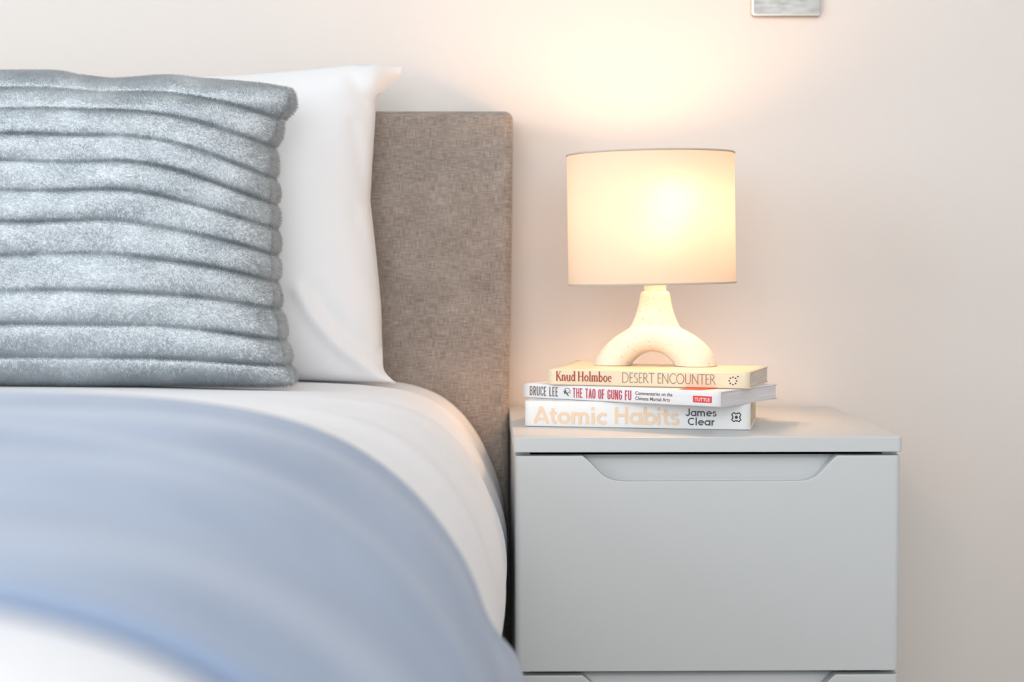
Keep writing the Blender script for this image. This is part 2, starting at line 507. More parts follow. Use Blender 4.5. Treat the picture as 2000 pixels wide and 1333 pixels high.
# ------------------------------------------------------------------ ribbed plush cushion with real pile
def make_cushion():
    zl = np.array([.932, .9124, .8912, .8646, .8369, .8066, .7746, .7398, .7018, .6675, .6325, .600])
    zr = np.array([.9229, .8861, .857, .8212, .7936, .7665, .7378, .7101, .6818, .6479, .6212, .5985])
    rx = [(-.2070, .9257), (-.2060, .901), (-.2175, .8817), (-.2255, .8542), (-.2249, .8322), (-.2234, .8046), (-.2225, .7715), (-.2216, .7383), (-.2213, .7051), (-.2186, .6829), (-.2133, .6551), (-.2079, .6273), (-.2014, .6006)]
    rz_x = np.array(rx)[::-1]
    xc = -0.46
    per = 16
    t = np.linspace(0, 11, 11 * per + 1)
    zlt, zrt = np.interp(t, np.arange(12), zl), np.interp(t, np.arange(12), zr)
    k = np.ones(7) / 7
    pad = lambda a: np.convolve(np.r_[[a[0]] * 3, a, [a[-1]] * 3], k, 'valid')
    zlt, zrt = pad(zlt), pad(zrt)
    fr = t - np.floor(np.minimum(t, 10.9999))
    rib = np.power(np.clip(1 - np.abs(2 * fr - 1) ** 2.4, 0, 1), .5)
    xr = np.interp(zrt, rz_x[:, 1], rz_x[:, 0]) + 0.0085 * (rib - .7)
    u = np.linspace(-1, 1, 181)
    U, T = np.meshgrid(u, t)
    R_ = rib[:, None] * np.ones_like(U)
    w = np.clip((np.abs(U) - .30) / .70, 0, 1) ** 1.8
    X = xc + U * (xr - xc)[:, None]
    Z = zlt[:, None] * (1 - w) + zrt[:, None] * w
    Z = Z + 0.0011 * np.sin(9 * U + 0.9 * T) * np.exp(-((T - 5.5) / 4.5) ** 2)
    topw = np.clip(1 - T / 3, 0, 1) ** 2
    Z = Z + topw * (.006 * smoothstep(-.40, -.47, X) - .003 * np.exp(-((X + .40) / .03) ** 2) + .003 * np.exp(-((X + .33) / .03) ** 2))
    tv = np.abs(T / 5.5 - 1)
    bulge = np.power(np.clip(1 - np.abs(U) ** 3.2, 0, 1), .5) * np.power(np.clip(1 - tv ** 3.2, 0, 1), .5)
    seam = np.interp(Z, [.59, .94], [-.318, -.272])
    edge = smoothstep(0, .12, 1 - np.abs(U))
    dent = 0.006 * np.exp(-(((X + .36) / .03) ** 2 + ((Z - .905) / .02) ** 2))
    lumps = 0.0025 * np.sin(23 * X + 2.1 * T) * R_
    yf = seam - 0.080 * bulge - 0.0086 * R_ * (0.45 + .55 * edge) + dent - lumps
    yb = seam + 0.016 * bulge
    F = np.stack([X, yf, Z], -1); B = np.stack([X, yb, Z], -1)
    F[0, :, 1] = seam[0]; F[-1, :, 1] = seam[-1]; F[:, 0, 1] = seam[:, 0]; F[:, -1, 1] = seam[:, -1]
    root = empty('plush_cushion', (xc, -.30, .598))
    cov = two_sided_shell('cover', F, B, m_plush)
    child_at_world(cov, root)
    # pile: short hairs standing on the ribs, one joined mesh
    du = np.gradient(F, axis=1); dt = np.gradient(F, axis=0)
    N = np.cross(dt, du); area = np.linalg.norm(N, axis=-1); N /= area[..., None] + 1e-12
    if N[90, 90, 1] > 0:
        N = -N
    wgt = area.copy(); wgt[:, :40] *= 0.35
    wgt = (wgt / wgt.sum()).ravel()
    n_h = 430000
    pick = RNG.choice(wgt.size, n_h, p=wgt)
    iu, it = pick % U.shape[1], pick // U.shape[1]
    ju, jt = RNG.uniform(-.5, .5, n_h), RNG.uniform(-.5, .5, n_h)
    Pp = F.reshape(-1, 3)[pick] + du.reshape(-1, 3)[pick] * ju[:, None] + dt.reshape(-1, 3)[pick] * jt[:, None]
    Nn = N.reshape(-1, 3)[pick]
    # pile brushed in patches
    fx = np.sin(41 * Pp[:, 0] + 3 * np.sin(37 * Pp[:, 2])) + .6 * np.sin(97 * Pp[:, 0] - 61 * Pp[:, 2])
    fz = np.sin(33 * Pp[:, 2] + 4 * np.sin(29 * Pp[:, 0])) + .6 * np.sin(83 * Pp[:, 2] + 53 * Pp[:, 0])
    flow = np.stack([fx * .28, np.zeros(n_h), -.32 + fz * .28], 1)
    D = Nn * .85 + flow + RNG.normal(0, .17, (n_h, 3))
    D /= np.linalg.norm(D, axis=1)[:, None]
    Ln = RNG.uniform(.0026, .0046, n_h)
    side = np.cross(D, RNG.normal(0, 1, (n_h, 3))); side /= np.linalg.norm(side, axis=1)[:, None]
    wd = RNG.uniform(.00022, .00042, n_h)[:, None]
    V = np.empty((n_h, 3, 3))
    V[:, 0] = Pp - side * wd - Nn * .001; V[:, 1] = Pp + side * wd - Nn * .001; V[:, 2] = Pp + D * Ln[:, None]
    sn = Nn + D * .25; sn /= np.linalg.norm(sn, axis=1)[:, None]
    gn = np.cross(V[:, 1] - V[:, 0], V[:, 2] - V[:, 0])
    sw = np.einsum('ij,ij->i', gn, sn) < 0
    V[sw, 0], V[sw, 1] = V[sw, 1].copy(), V[sw, 0].copy()
    me = bpy.data.meshes.new('fur')
    me.vertices.add(n_h * 3); me.loops.add(n_h * 3); me.polygons.add(n_h)
    me.vertices.foreach_set('co', V.astype(np.float32).ravel())
    me.loops.foreach_set('vertex_index', np.arange(n_h * 3, dtype=np.int32))
    me.polygons.foreach_set('loop_start', np.arange(0, n_h * 3, 3, dtype=np.int32))
    me.update(calc_edges=True)
    me.polygons.foreach_set('use_smooth', [True] * n_h)
    me.normals_split_custom_set_from_vertices(np.repeat(sn, 3, axis=0).tolist())
    fur = link('fur', me, m_fur)
    child_at_world(fur, root)
    fur['kind'] = 'stuff'
    fur['label'] = 'short dense pale grey-blue plush pile'
    return root
cushion = tag(make_cushion(), 'ribbed grey-blue faux fur cushion leaning on the white pillow', 'cushion')

# ------------------------------------------------------------------ nightstand
NX0, NX1, NYF, NYB, NZ = 0.0338, 0.4393, -0.390, -0.012, 0.5495
def make_nightstand():
    root = empty('nightstand', ((NX0 + NX1) / 2, (NYF + NYB) / 2, 0))
    tag(root, 'light grey two-drawer nightstand beside the bed, carrying books and a lamp', 'nightstand')
    def part(o): return child_at_world(o, root)
    # top panel: rounded vertical corners, crisp edges
    bm = box_bm(NX0, NX1, NYF, NYB, NZ - .0158, NZ)
    vert = [e for e in bm.edges if abs(e.verts[0].co.z - e.verts[1].co.z) > .01 and e.verts[0].co.y < NYF + .01]
    bmesh.ops.bevel(bm, geom=vert, offset=.0045, segments=5, affect='EDGES', profile=.5)
    o = from_bm('top_panel', bm, m_lacquer)
    bv = o.modifiers.new('bv', 'BEVEL'); bv.width = .0009; bv.segments = 2; bv.limit_method = 'ANGLE'; bv.angle_limit = math.radians(50)
    part(o)
    zt = NZ - .0158
    fx0, fx1 = NX0 + .0014, NX1 - .0012
    part(box('side_panel', (fx0, fx0 + .016, NYF + .0185, NYB, .05, zt - .0002), m_lacquer, None, .0006))
    part(box('side_panel', (fx1 - .016, fx1, NYF + .0185, NYB, .05, zt - .0002), m_lacquer, None, .0006))
    part(box('back_panel', (fx0 + .0165, fx1 - .0165, NYB - .008, NYB - .001, .05, zt - .001), m_carcass_dark))
    part(box('bottom_panel', (fx0 + .0165, fx1 - .0165, NYF + .022, NYB - .009, .05, .066), m_lacquer))
    part(box('plinth', (fx0 + .01, fx1 - .01, NYF + .04, NYB - .01, 0, .0495), m_carcass_dark))
    def drawer(ztop, zbot):
        e = empty('drawer', ((fx0 + fx1) / 2, NYF, zbot))
        e.parent = root
        e.matrix_parent_inverse = Matrix.Translation(-Vector(root.location))
        W = Matrix.Translation(-Vector((fx0 + fx1, 2 * NYF, 2 * zbot)) / 2)
        def sub(o):
            o.parent = e
            o.matrix_parent_inverse = Matrix.Translation(-Vector(e.location))
            return o
        # notch outline along the top edge, with eased corners
        key = [(.1055, 0), (.1120, -.0035), (.1245, -.0195), (.1310, -.0248), (.1400, -.0266), (.3400, -.0266), (.3475, -.0250), (.3535, -.0200), (.3640, -.0050), (.3715, 0)]
        sm = resample(key, 60, 0)
        for _ in range(6):
            sm[1:-1] = .25 * sm[:-2] + .5 * sm[1:-1] + .25 * sm[2:]
        pts = [(fx0, zbot), (fx1, zbot), (fx1, ztop)] + [(x, ztop + z) for x, z in sm[::-1]] + [(fx0, ztop)]
        bm = bmesh.new()
        fa = [bm.verts.new((x, NYF, z)) for x, z in pts]
        bk = [bm.verts.new((x, NYF + .018, z)) for x, z in pts]
        bm.faces.new(fa); bm.faces.new(bk[::-1])
        n = len(pts)
        for i in range(n):
            bm.faces.new((fa[i], bk[i], bk[(i + 1) % n], fa[(i + 1) % n]))
        bm.edges.ensure_lookup_table()
        ve = [ed for ed in bm.edges if abs(ed.verts[0].co.x - ed.verts[1].co.x) < 1e-6 and abs(ed.verts[0].co.z - ed.verts[1].co.z) > .1 and ed.verts[0].co.y < NYF + .001]
        bmesh.ops.bevel(bm, geom=ve, offset=.0062, segments=6, affect='EDGES', profile=.5)
        o = from_bm('drawer_front', bm, m_lacquer)
        bv = o.modifiers.new('bv', 'BEVEL'); bv.width = .0011; bv.segments = 3; bv.limit_method = 'ANGLE'; bv.angle_limit = math.radians(40)
        sub(o)
        # scooped finger recess behind the notch
        prof = [(.0040, -.0290), (.0100, -.0262), (.0150, -.0215), (.0185, -.0150), (.0205, -.0070), (.0212, -.0010)]
        rows = [[(x, NYF + y + .0015, ztop + z) for x in np.linspace(.100, .378, 24)] for y, z in prof]
        g = grid_mesh('finger_recess', np.array(rows), m_lacquer)
        so = g.modifiers.new('so', 'SOLIDIFY'); so.thickness = .0025; so.offset = 0
        sub(g)
        sub(box('drawer_box', (fx0 + .02, fx1 - .02, NYF + .028, NYB - .02, zbot + .015, ztop - .035), m_carcass_dark))
    drawer(.5300, .3032)
    drawer(.2990, .0710)
    return root
nightstand = make_nightstand()

# ------------------------------------------------------------------ lettering
def stroke_mesh(strokes, bm=None):
    """strokes: list of (polyline, width); returns bmesh of flat ribbons in the XZ plane"""
    bm = bm or bmesh.new()
    for pts, w in strokes:
        p = np.array(pts, float)
        d = np.gradient(p, axis=0) if len(p) > 2 else np.repeat((p[1] - p[0])[None], 2, 0)
        d /= np.linalg.norm(d, axis=1)[:, None] + 1e-12
        nrm = np.stack([-d[:, 1], d[:, 0]], 1) * w / 2
        lift = -4e-6 * (len(bm.verts) % 97)      # overlapping strokes never share a plane
        a = [bm.verts.new((q[0], lift, q[1])) for q in p + nrm]
        b = [bm.verts.new((q[0], lift, q[1])) for q in p - nrm]
        for i in range(len(p) - 1):
            bm.faces.new((a[i], b[i], b[i + 1], a[i + 1]))
    return bm

def arc(cx, cz, rx, rz, a0, a1, n=14):
    return [(cx + rx * math.cos(math.radians(a)), cz + rz * math.sin(math.radians(a))) for a in np.linspace(a0, a1, n)]

# glyphs: unit cap height, (advance, strokes) with stroke weights relative to cap height
def serif_glyphs():
    T, t, sf = .145, .06, .05
    def stem(x, z0, z1, left=True, right=True, top=True):
        s = [([(x, z0), (x, z1)], T)]
        s.append(([(x - (.13 if left else .0), z0 + sf / 2), (x + (.13 if right else .0), z0 + sf / 2)], sf))
        if top:
            s.append(([(x - .13, z1 - sf / 2), (x + (.13 if z1 > .9 and right and top == 2 else .06), z1 - sf / 2)], sf))
        return s
    xh = .62
    g = {}
    g['K'] = (.80, stem(.15, 0, 1, top=2) + [([(.22, .45), (.62, .97)], t), ([(.33, .55), (.70, .03)], T), ([(.50, .975), (.74, .975)], sf), ([(.56, .025), (.82, .025)], sf)])
    g['H'] = (.92, stem(.15, 0, 1, top=2) + stem(.70, 0, 1, top=2) + [([(.15, .52), (.70, .52)], t)])
    hump = lambda x0, x1: [(arc((x0 + x1) / 2, xh - .20, (x1 - x0) / 2, .19, 165, 0), .09)]
    g['n'] = (.66, stem(.13, 0, xh) + hump(.13, .48) + stem(.48, 0, .44, top=False))
    g['m'] = (.98, stem(.13, 0, xh) + hump(.13, .46) + stem(.46, 0, .44, top=False) + hump(.46, .80) + stem(.80, 0, .44, top=False))
    g['u'] = (.66, [([(.13, .18), (.13, xh)], T), ([(.02, xh - .025), (.15, xh - .025)], sf), (arc(.305, .20, .175, .19, 180, 345), .09), ([(.48, 0), (.48, xh)], T), ([(.38, xh - .025), (.5, xh - .025)], sf), ([(.48, .025), (.60, .025)], sf)])
    bowl = lambda cx: [(arc(cx, xh / 2, .215, xh / 2 - .03, 40, 320), .10), (arc(cx, xh / 2, .215, xh / 2 - .03, -40, 40), .05)]
    g['o'] = (.62, [(arc(.29, xh / 2, .21, xh / 2 - .02, 0, 180), .085), (arc(.29, xh / 2, .21, xh / 2 - .02, 180, 360), .085), (arc(.29, xh / 2, .225, xh / 2 - .05, 130, 230), .12), (arc(.29, xh / 2, .225, xh / 2 - .05, -50, 50), .12)])
    g['d'] = (.66, [(arc(.27, xh / 2, .19, xh / 2 - .03, 30, 330), .10), ([(.47, 0), (.47, 1.04)], T), ([(.36, 1.015), (.49, 1.015)], sf), ([(.47, .025), (.60, .025)], sf)])
    g['b'] = (.66, [(arc(.33, xh / 2, .19, xh / 2 - .03, -150, 150), .10), ([(.13, 0), (.13, 1.04)], T), ([(.02, 1.015), (.15, 1.015)], sf)])
    g['l'] = (.34, stem(.16, 0, 1.04))
    g['e'] = (.56, [(arc(.28, xh / 2, .19, xh / 2 - .03, 5, 315), .095), ([(.12, xh / 2 + .03), (.47, xh / 2 + .03)], .055)])
    g[' '] = (.26, [])
    return g

def thin_glyphs():
    w = .062
    g = {}
    g['D'] = (.86, [([(.10, 0), (.10, 1)], w), ([(.02, .985), (.34, .985)] + arc(.34, .5, .42, .485, 90, -90) + [(.04, .015)], w)])
    g['E'] = (.52, [([(.10, 0), (.10, 1)], w), ([(.08, .97), (.46, .97)], w), ([(.10, .52), (.40, .52)], w), ([(.08, .03), (.46, .03)], w)])
    g['S'] = (.56, [(arc(.27, .745, .17, .225, 35, 250), w), (arc(.25, .27, .20, .245, 70, -145), w)])
    g['R'] = (.66, [([(.10, 0), (.10, 1)], w), ([(.06, .97), (.25, .97)] + arc(.27, .745, .21, .225, 90, -90) + [(.12, .52)], w), ([(.26, .52), (.64, .0)], w)])
    g['T'] = (.72, [([(.36, 0), (.36, .97)], w), ([(.02, .97), (.70, .97)], w)])
    g['N'] = (.84, [([(.10, 0), (.10, 1)], w), ([(.08, 1), (.72, 0)], w), ([(.72, 0), (.72, 1)], w)])
    g['C'] = (.80, [(arc(.48, .5, .40, .485, 42, 318, 22), w)])
    g['O'] = (1.0, [(arc(.49, .5, .42, .485, 0, 360, 30), w)])
    g['U'] = (.80, [([(.10, 1), (.10, .34)] + arc(.38, .34, .28, .32, 180, 360) + [(.66, .34), (.66, 1)], w)])
    g[' '] = (.30, [])
    return g

def condensed_glyphs():
    w = .135
    l, r, c = .08, .38, .23
    g = {}
    rr = .15
    full = arc(c, 1 - .22, rr, .16, 180, 0, 8)
    g['B'] = (.46, [([(l, 0), (l, 1)], w), ([(l, .94), (.24, .94)] + arc(.24, .735, .14, .205, 90, -90, 8) + [(l, .53)], w), ([(.22, .53)] + arc(.24, .295, .14, .235, 90, -90, 8) + [(l, .06)], w)])
    g['R'] = (.46, [([(l, 0), (l, 1)], w), ([(l, .94), (.24, .94)] + arc(.24, .72, .14, .22, 90, -90, 8) + [(l, .50)], w), ([(.22, .50), (.38, 0)], w)])
    g['U'] = (.46, [([(l, 1), (l, .22)] + arc(c, .22, .15, .16, 180, 360, 8) + [(r, .22), (r, 1)], w)])
    g['C'] = (.45, [([(r, .70), (r, .78)] + full[::-1] + [(l, .78), (l, .22)] + arc(c, .22, .15, .16, 180, 360, 8) + [(r, .22), (r, .32)], w)])
    g['O'] = (.46, [(full[::-1] + [(l, .78), (l, .22)] + arc(c, .22, .15, .16, 180, 360, 8) + [(r, .22), (r, .78)], w)])
    g['G'] = (.46, [([(r, .70), (r, .78)] + full[::-1] + [(l, .78), (l, .22)] + arc(c, .22, .15, .16, 180, 360, 8) + [(r, .22), (r, .45)], w), ([(.24, .47), (.44, .47)], w)])
    g['E'] = (.40, [([(l, 0), (l, 1)], w), ([(l, .935), (.36, .935)], w), ([(l, .51), (.32, .51)], w), ([(l, .065), (.36, .065)], w)])
    g['F'] = (.38, [([(l, 0), (l, 1)], w), ([(l, .935), (.36, .935)], w), ([(l, .51), (.32, .51)], w)])
    g['L'] = (.38, [([(l, 0), (l, 1)], w), ([(l, .065), (.36, .065)], w)])
    g['T'] = (.42, [([(.20, 0), (.20, 1)], w), ([(.0, .935), (.40, .935)], w)])
    g['H'] = (.48, [([(l, 0), (l, 1)], w), ([(.39, 0), (.39, 1)], w), ([(l, .51), (.39, .51)], w)])
    g['A'] = (.46, [([(.04, 0), (.22, 1)], w), ([(.40, 0), (.22, 1)], w), ([(.10, .27), (.34, .27)], w * .8)])
    g['N'] = (.50, [([(l, 0), (l, 1)], w), ([(.40, 0), (.40, 1)], w), ([(l, 1), (.40, 0)], w)])
    g[' '] = (.27, [])
    return {c: (a + .075, st) for c, (a, st) in g.items()}

def geometric_glyphs():
    w = .185
    xh = .70
    ring = lambda cx: (arc(cx, xh / 2, .27, xh / 2 - .085, 0, 360, 28), w)
    g = {}
    g['A'] = (.86, [([(.06, 0), (.42, 1)], w), ([(.78, 0), (.42, 1)], w), ([(.18, .27), (.66, .27)], w * .85)])
    g['H'] = (.84, [([(.12, 0), (.12, 1)], w), ([(.68, 0), (.68, 1)], w), ([(.12, .52), (.68, .52)], w)])
    g['t'] = (.44, [([(.20, .92), (.20, .22)] + arc(.34, .22, .14, .14, 180, 270, 6) + [(.42, .08)], w), ([(.02, .62), (.42, .62)], w * .85)])
    g['o'] = (.76, [ring(.37)])
    g['m'] = (1.08, [([(.11, 0), (.11, xh)], w), (arc(.30, .44, .19, .175, 180, 0) + [(.49, 0)], w), (arc(.69, .44, .20, .175, 180, 0) + [(.89, 0)], w)])
    g['i'] = (.30, [([(.12, 0), (.12, xh)], w), ([(.12, .83), (.12, 1.02)], w)])
    g['c'] = (.66, [(arc(.37, xh / 2, .27, xh / 2 - .085, 48, 312, 22), w)])
    g['a'] = (.76, [ring(.35), ([(.62, 0), (.62, xh)], w)])
    g['b'] = (.76, [ring(.40), ([(.12, 0), (.12, 1.04)], w)])
    g['J'] = (.60, [([(.44, 1), (.44, .28)] + arc(.25, .28, .19, .19, 0, -165, 10), w)])
    g['C'] = (.86, [(arc(.47, .5, .37, .41, 48, 312, 22), w)])
    g['e'] = (.74, [(arc(.37, xh / 2, .27, xh / 2 - .085, 0, 312, 24), w), ([(.12, xh / 2), (.66, xh / 2)], w * .8)])
    g['l'] = (.30, [([(.12, 0), (.12, 1.04)], w)])
    g['r'] = (.44, [([(.12, 0), (.12, xh)], w), (arc(.36, .36, .24, .25, 180, 85, 8), w)])
    g['s'] = (.58, [(arc(.27, .49, .16, .13, 25, 250), w * .9), (arc(.26, .215, .18, .14, 75, -150), w * .9)])
    g[' '] = (.30, [])
    return g

FONTS = {'serif': serif_glyphs(), 'thin': thin_glyphs(), 'cond': condensed_glyphs(), 'geo': geometric_glyphs()}

def lettering(name, text, font, x0, x1, z0, h, mat, parent, y=-.0007, weight=1.0):
    """text from the stroke glyphs, fitted between x0 and x1 on the spine plane, baseline z0, cap height h"""
    g = FONTS[font]
    total = sum(g[c][0] for c in text)
    kx = (x1 - x0) / total
    bm = bmesh.new()
    pen = 0.0
    for c in text:
        adv, st = g[c]
        # build in even proportions, then fit: strokes keep their weight through the x scale
        stroke_mesh([([(x0 + (pen + px) * kx, z0 + pz * h) for px, pz in pts], wd * weight * math.sqrt(h * min(h, kx * 1.15))) for pts, wd in st], bm)
        pen += adv
    for v in bm.verts:
        v.co.y += y
    me = bpy.data.meshes.new(name)
    bm.to_mesh(me); bm.free()
    return link(name, me, mat, parent)

def font_text(name, text, x0, x1, z0, h, mat, parent, y=-.0007, bold=0.0, sp=1.0):
    """built-in font text turned into a flat mesh, fitted to x0..x1 and cap height h"""
    cu = bpy.data.curves.new('lettering_curve', 'FONT')
    cu.body = text
    cu.size = 1.0
    cu.offset = bold
    cu.space_character = sp
    tmp = bpy.data.objects.new('lettering_tmp', cu)
    COL.objects.link(tmp)
    bpy.context.view_layer.update()
    dg = bpy.context.evaluated_depsgraph_get()
    me = bpy.data.meshes.new_from_object(tmp.evaluated_get(dg))
    bpy.data.objects.remove(tmp, do_unlink=True)
    bpy.data.curves.remove(cu)
    co = np.empty(len(me.vertices) * 3, np.float32)
    me.vertices.foreach_get('co', co)
    co = co.reshape(-1, 3)
    cap = 0.73
    xa, xb = co[:, 0].min(), co[:, 0].max()
    new = np.stack([x0 + (co[:, 0] - xa) / (xb - xa) * (x1 - x0), np.full(len(co), y), z0 + co[:, 1] / cap * h], 1)
    me.vertices.foreach_set('co', new.astype(np.float32).ravel())
    me.update()
    me.materials.clear()
    me.name = name
    return link(name, me, mat, parent)

# ------------------------------------------------------------------ books
def make_book(name, label, p_left, rot, length, depth, thick, m_cover, m_pages, inset, curl=0.0, ct=.0008):
    root = empty(name, p_left, math.radians(rot))
    tag(root, label, 'book', 'stack of paperbacks under the lamp')
    # cover: bottom board, rounded spine, top board as one bent sheet with thickness
    r = .0016
    sec = [(depth, ct / 2)] + [(depth * k, ct / 2) for k in (.8, .6, .4, .2)] + [(r, ct / 2)]
    sec += [(r - r * math.sin(a), r - (r - ct / 2) * math.cos(a)) for a in np.linspace(.2, math.pi / 2, 5)]
    sec += [(0.0, thick * .35), (0.0, thick * .65)]
    sec += [(r - r * math.cos(a), thick - r + (r - ct / 2) * math.sin(a)) for a in np.linspace(0, math.pi / 2 - .2, 5)]
    sec += [(r, thick - ct / 2)] + [(depth * k, thick - ct / 2) for k in (.2, .4, .6, .7, .8, .9, .95)] + [(depth, thick - ct / 2)]
    nx = 28
    xs = np.linspace(0, length, nx)
    P = np.zeros((len(sec), nx, 3))
    for i, (y, z) in enumerate(sec):
        P[i, :, 0] = xs
        P[i, :, 1] = y
        P[i, :, 2] = z
        if curl and i > len(sec) // 2:
            k = np.clip(1 - xs / (length * .26), 0, 1) ** 2 * max(0.0, (y / depth - .45) / .55) ** 1.5
            P[i, :, 2] += curl * k
    cover = grid_mesh('cover', P, m_cover, root)
    so = cover.modifiers.new('so', 'SOLIDIFY'); so.thickness = ct; so.offset = 0
    # page block with a slightly bowed fore edge and head
    bm = box_bm(inset, length - inset, ct * 1.6, depth - inset, ct * 1.15, thick - ct * 1.15)
    from_bm('page_block', bm, m_pages, root)
    return root

# lowest: white book
ah = make_book('paperback_book', 'thick white paperback with pale gold spine lettering, lowest of the stack', (.0486, -.270, NZ + .0002), -11.5, .2472, .150, .0288, m_cover_white, m_pages_cream, .0012)
k = .2472 / 441
X = lambda px: (px - 1024) * k
lettering('title_lettering', 'Atomic', 'geo', X(1041), X(1189), .0036, .0186, m_ink_gold, ah, weight=.98)
lettering('title_lettering', 'Habits', 'geo', X(1201), X(1330), .0042, .0188, m_ink_gold, ah, weight=.98)
lettering('author_lettering', 'James', 'geo', X(1340), X(1401), .0143, .0084, m_ink_slate, ah, weight=.85)
lettering('author_lettering', 'Clear', 'geo', X(1344), X(1397), .0044, .0084, m_ink_slate, ah, weight=.85)
def emblem(parent, cx, cz, s):
    pts = []
    for a in np.linspace(0, 360, 97):
        rr = s * (1.0 + .22 * math.cos(math.radians(4 * a + 180)) + .09 * math.cos(math.radians(12 * a)))
        pts.append((cx + rr * math.cos(math.radians(a)), cz + rr * math.sin(math.radians(a))))
    st = [(pts, s * .22)]
    for a in range(0, 360, 45):
        ca, sa = math.cos(math.radians(a)), math.sin(math.radians(a))
        st.append(([(cx, cz), (cx + s * .42 * ca, cz + s * .42 * sa)], s * .16))
    st.append(([(cx - s * .16, cz), (cx + s * .16, cz)], s * .32))
    bm = stroke_mesh(st)
    for v in bm.verts: v.co.y += -.0007
    me = bpy.data.meshes.new('publisher_emblem'); bm.to_mesh(me); bm.free()
    return link('publisher_emblem', me, m_ink_black, parent)
emblem(ah, X(1438), .0140, .0047)

# middle: pale grey book turned the most
BLZ = NZ + .0292
bl = make_book('paperback_book', 'slim pale grey paperback with red and brown spine lettering, middle of the stack', (.0475, -.232, BLZ), -34.0, .2467, .140, .0164, m_cover_grey, m_pages_white, .0010)
k2 = .2467
def X2(px):       # along the strongly turned spine
    f = (px - 1018) / 395.0
    return k2 * f * 1.074 / (1 + .074 * f)
lettering('author_lettering', 'BRUCE LEE', 'cond', X2(1031), X2(1089), .0030, .0106, m_ink_brown, bl, weight=.74)
lettering('title_lettering', 'THE TAO OF GUNG FU', 'cond', X2(1117), X2(1235), .0028, .0108, m_ink_crimson, bl, weight=.85)
font_text('subtitle_lettering', 'Commentaries on the', X2(1242), X2(1316), .0093, .0040, m_ink_brown, bl, bold=.012)
font_text('subtitle_lettering', 'Chinese Martial Arts', X2(1242), X2(1311), .0036, .0040, m_ink_brown, bl, bold=.012)
def flat_rect(name, x0, x1, z0, z1, mat, parent, y=-.0006):
    me = bpy.data.meshes.new(name)
    me.from_pydata([(x0, y, z0), (x1, y, z0), (x1, y, z1), (x0, y, z1)], [], [(0, 1, 2, 3)])
    return link(name, me, mat, parent)
rb = flat_rect('publisher_label', X2(1357), X2(1395), .0042, .0112, m_red_box, bl)
font_text('publisher_lettering', 'TUTTLE', X2(1361), X2(1391), .0058, .0036, m_white_print, rb, y=-.0009, bold=.01)
def brush_mark(parent, cx, cz, s):
    st = [(arc(cx + .1 * s, cz + .15 * s, .75 * s, .7 * s, -40, 165, 16), .12 * s), ([(cx - .8 * s, cz + .15 * s), (cx - .1 * s, cz - .1 * s), (cx + .45 * s, cz - .8 * s)], .24 * s),
          ([(cx - .6 * s, cz - .35 * s), (cx - .2 * s, cz + .45 * s)], .3 * s), ([(cx - .2 * s, cz - .55 * s), (cx + .55 * s, cz + .1 * s)], .14 * s)]
    bm = stroke_mesh(st)
    for v in bm.verts: v.co.y += -.0007
    me = bpy.data.meshes.new('brush_emblem'); bm.to_mesh(me); bm.free()
    return link('brush_emblem', me, m_ink_slate, parent)
brush_mark(bl, X2(1105), .0085, .0052)
# red print on its top cover, showing beside the book above
me = bpy.data.meshes.new('cover_print')
cp = [(.192, .007), (.218, .007), (.224, .060), (.186, .060)]
me.from_pydata([(x, y, .0164 + .0002) for x, y in cp], [], [(0, 1, 2, 3)])
link('cover_print', me, m_orange_print, bl)

# top: cream book
DEZ = BLZ + .0166
de = make_book('paperback_book', 'cream paperback with red-brown and taupe spine lettering, on top of the stack', (.0745, -.262, DEZ), -18.5, .2250, .121, .0178, m_cover_cream, m_pages_grey, .0012, curl=.0035)
k3 = .2250
def X3(px):
    f = (px - 1070) / 404.0
    return k3 * f * 1.04 / (1 + .04 * f)
lettering('author_lettering', 'Knud Holmboe', 'serif', X3(1085), X3(1197), .0046, .0108, m_ink_red, de)
lettering('title_lettering', 'DESERT ENCOUNTER', 'thin', X3(1217), X3(1405), .0042, .0110, m_ink_taupe, de, weight=1.15)
def dot_ring(parent, cx, cz, s):
    bm = bmesh.new()
    spots = [(cx + s * math.cos(math.radians(a)), cz + s * math.sin(math.radians(a))) for a in range(0, 360, 45)] + [(cx + s * 1.35, cz + s * 1.2)]
    for x, z in spots:
        vs = [bm.verts.new((x + .0009 * math.cos(t), -.0007, z + .0009 * math.sin(t))) for t in np.linspace(0, 2 * math.pi, 12, endpoint=False)]
        bm.faces.new(vs)
    me = bpy.data.meshes.new('publisher_emblem'); bm.to_mesh(me); bm.free()
    return link('publisher_emblem', me, m_ink_slate, parent)
dot_ring(de, X3(1440), .0086, .0040)

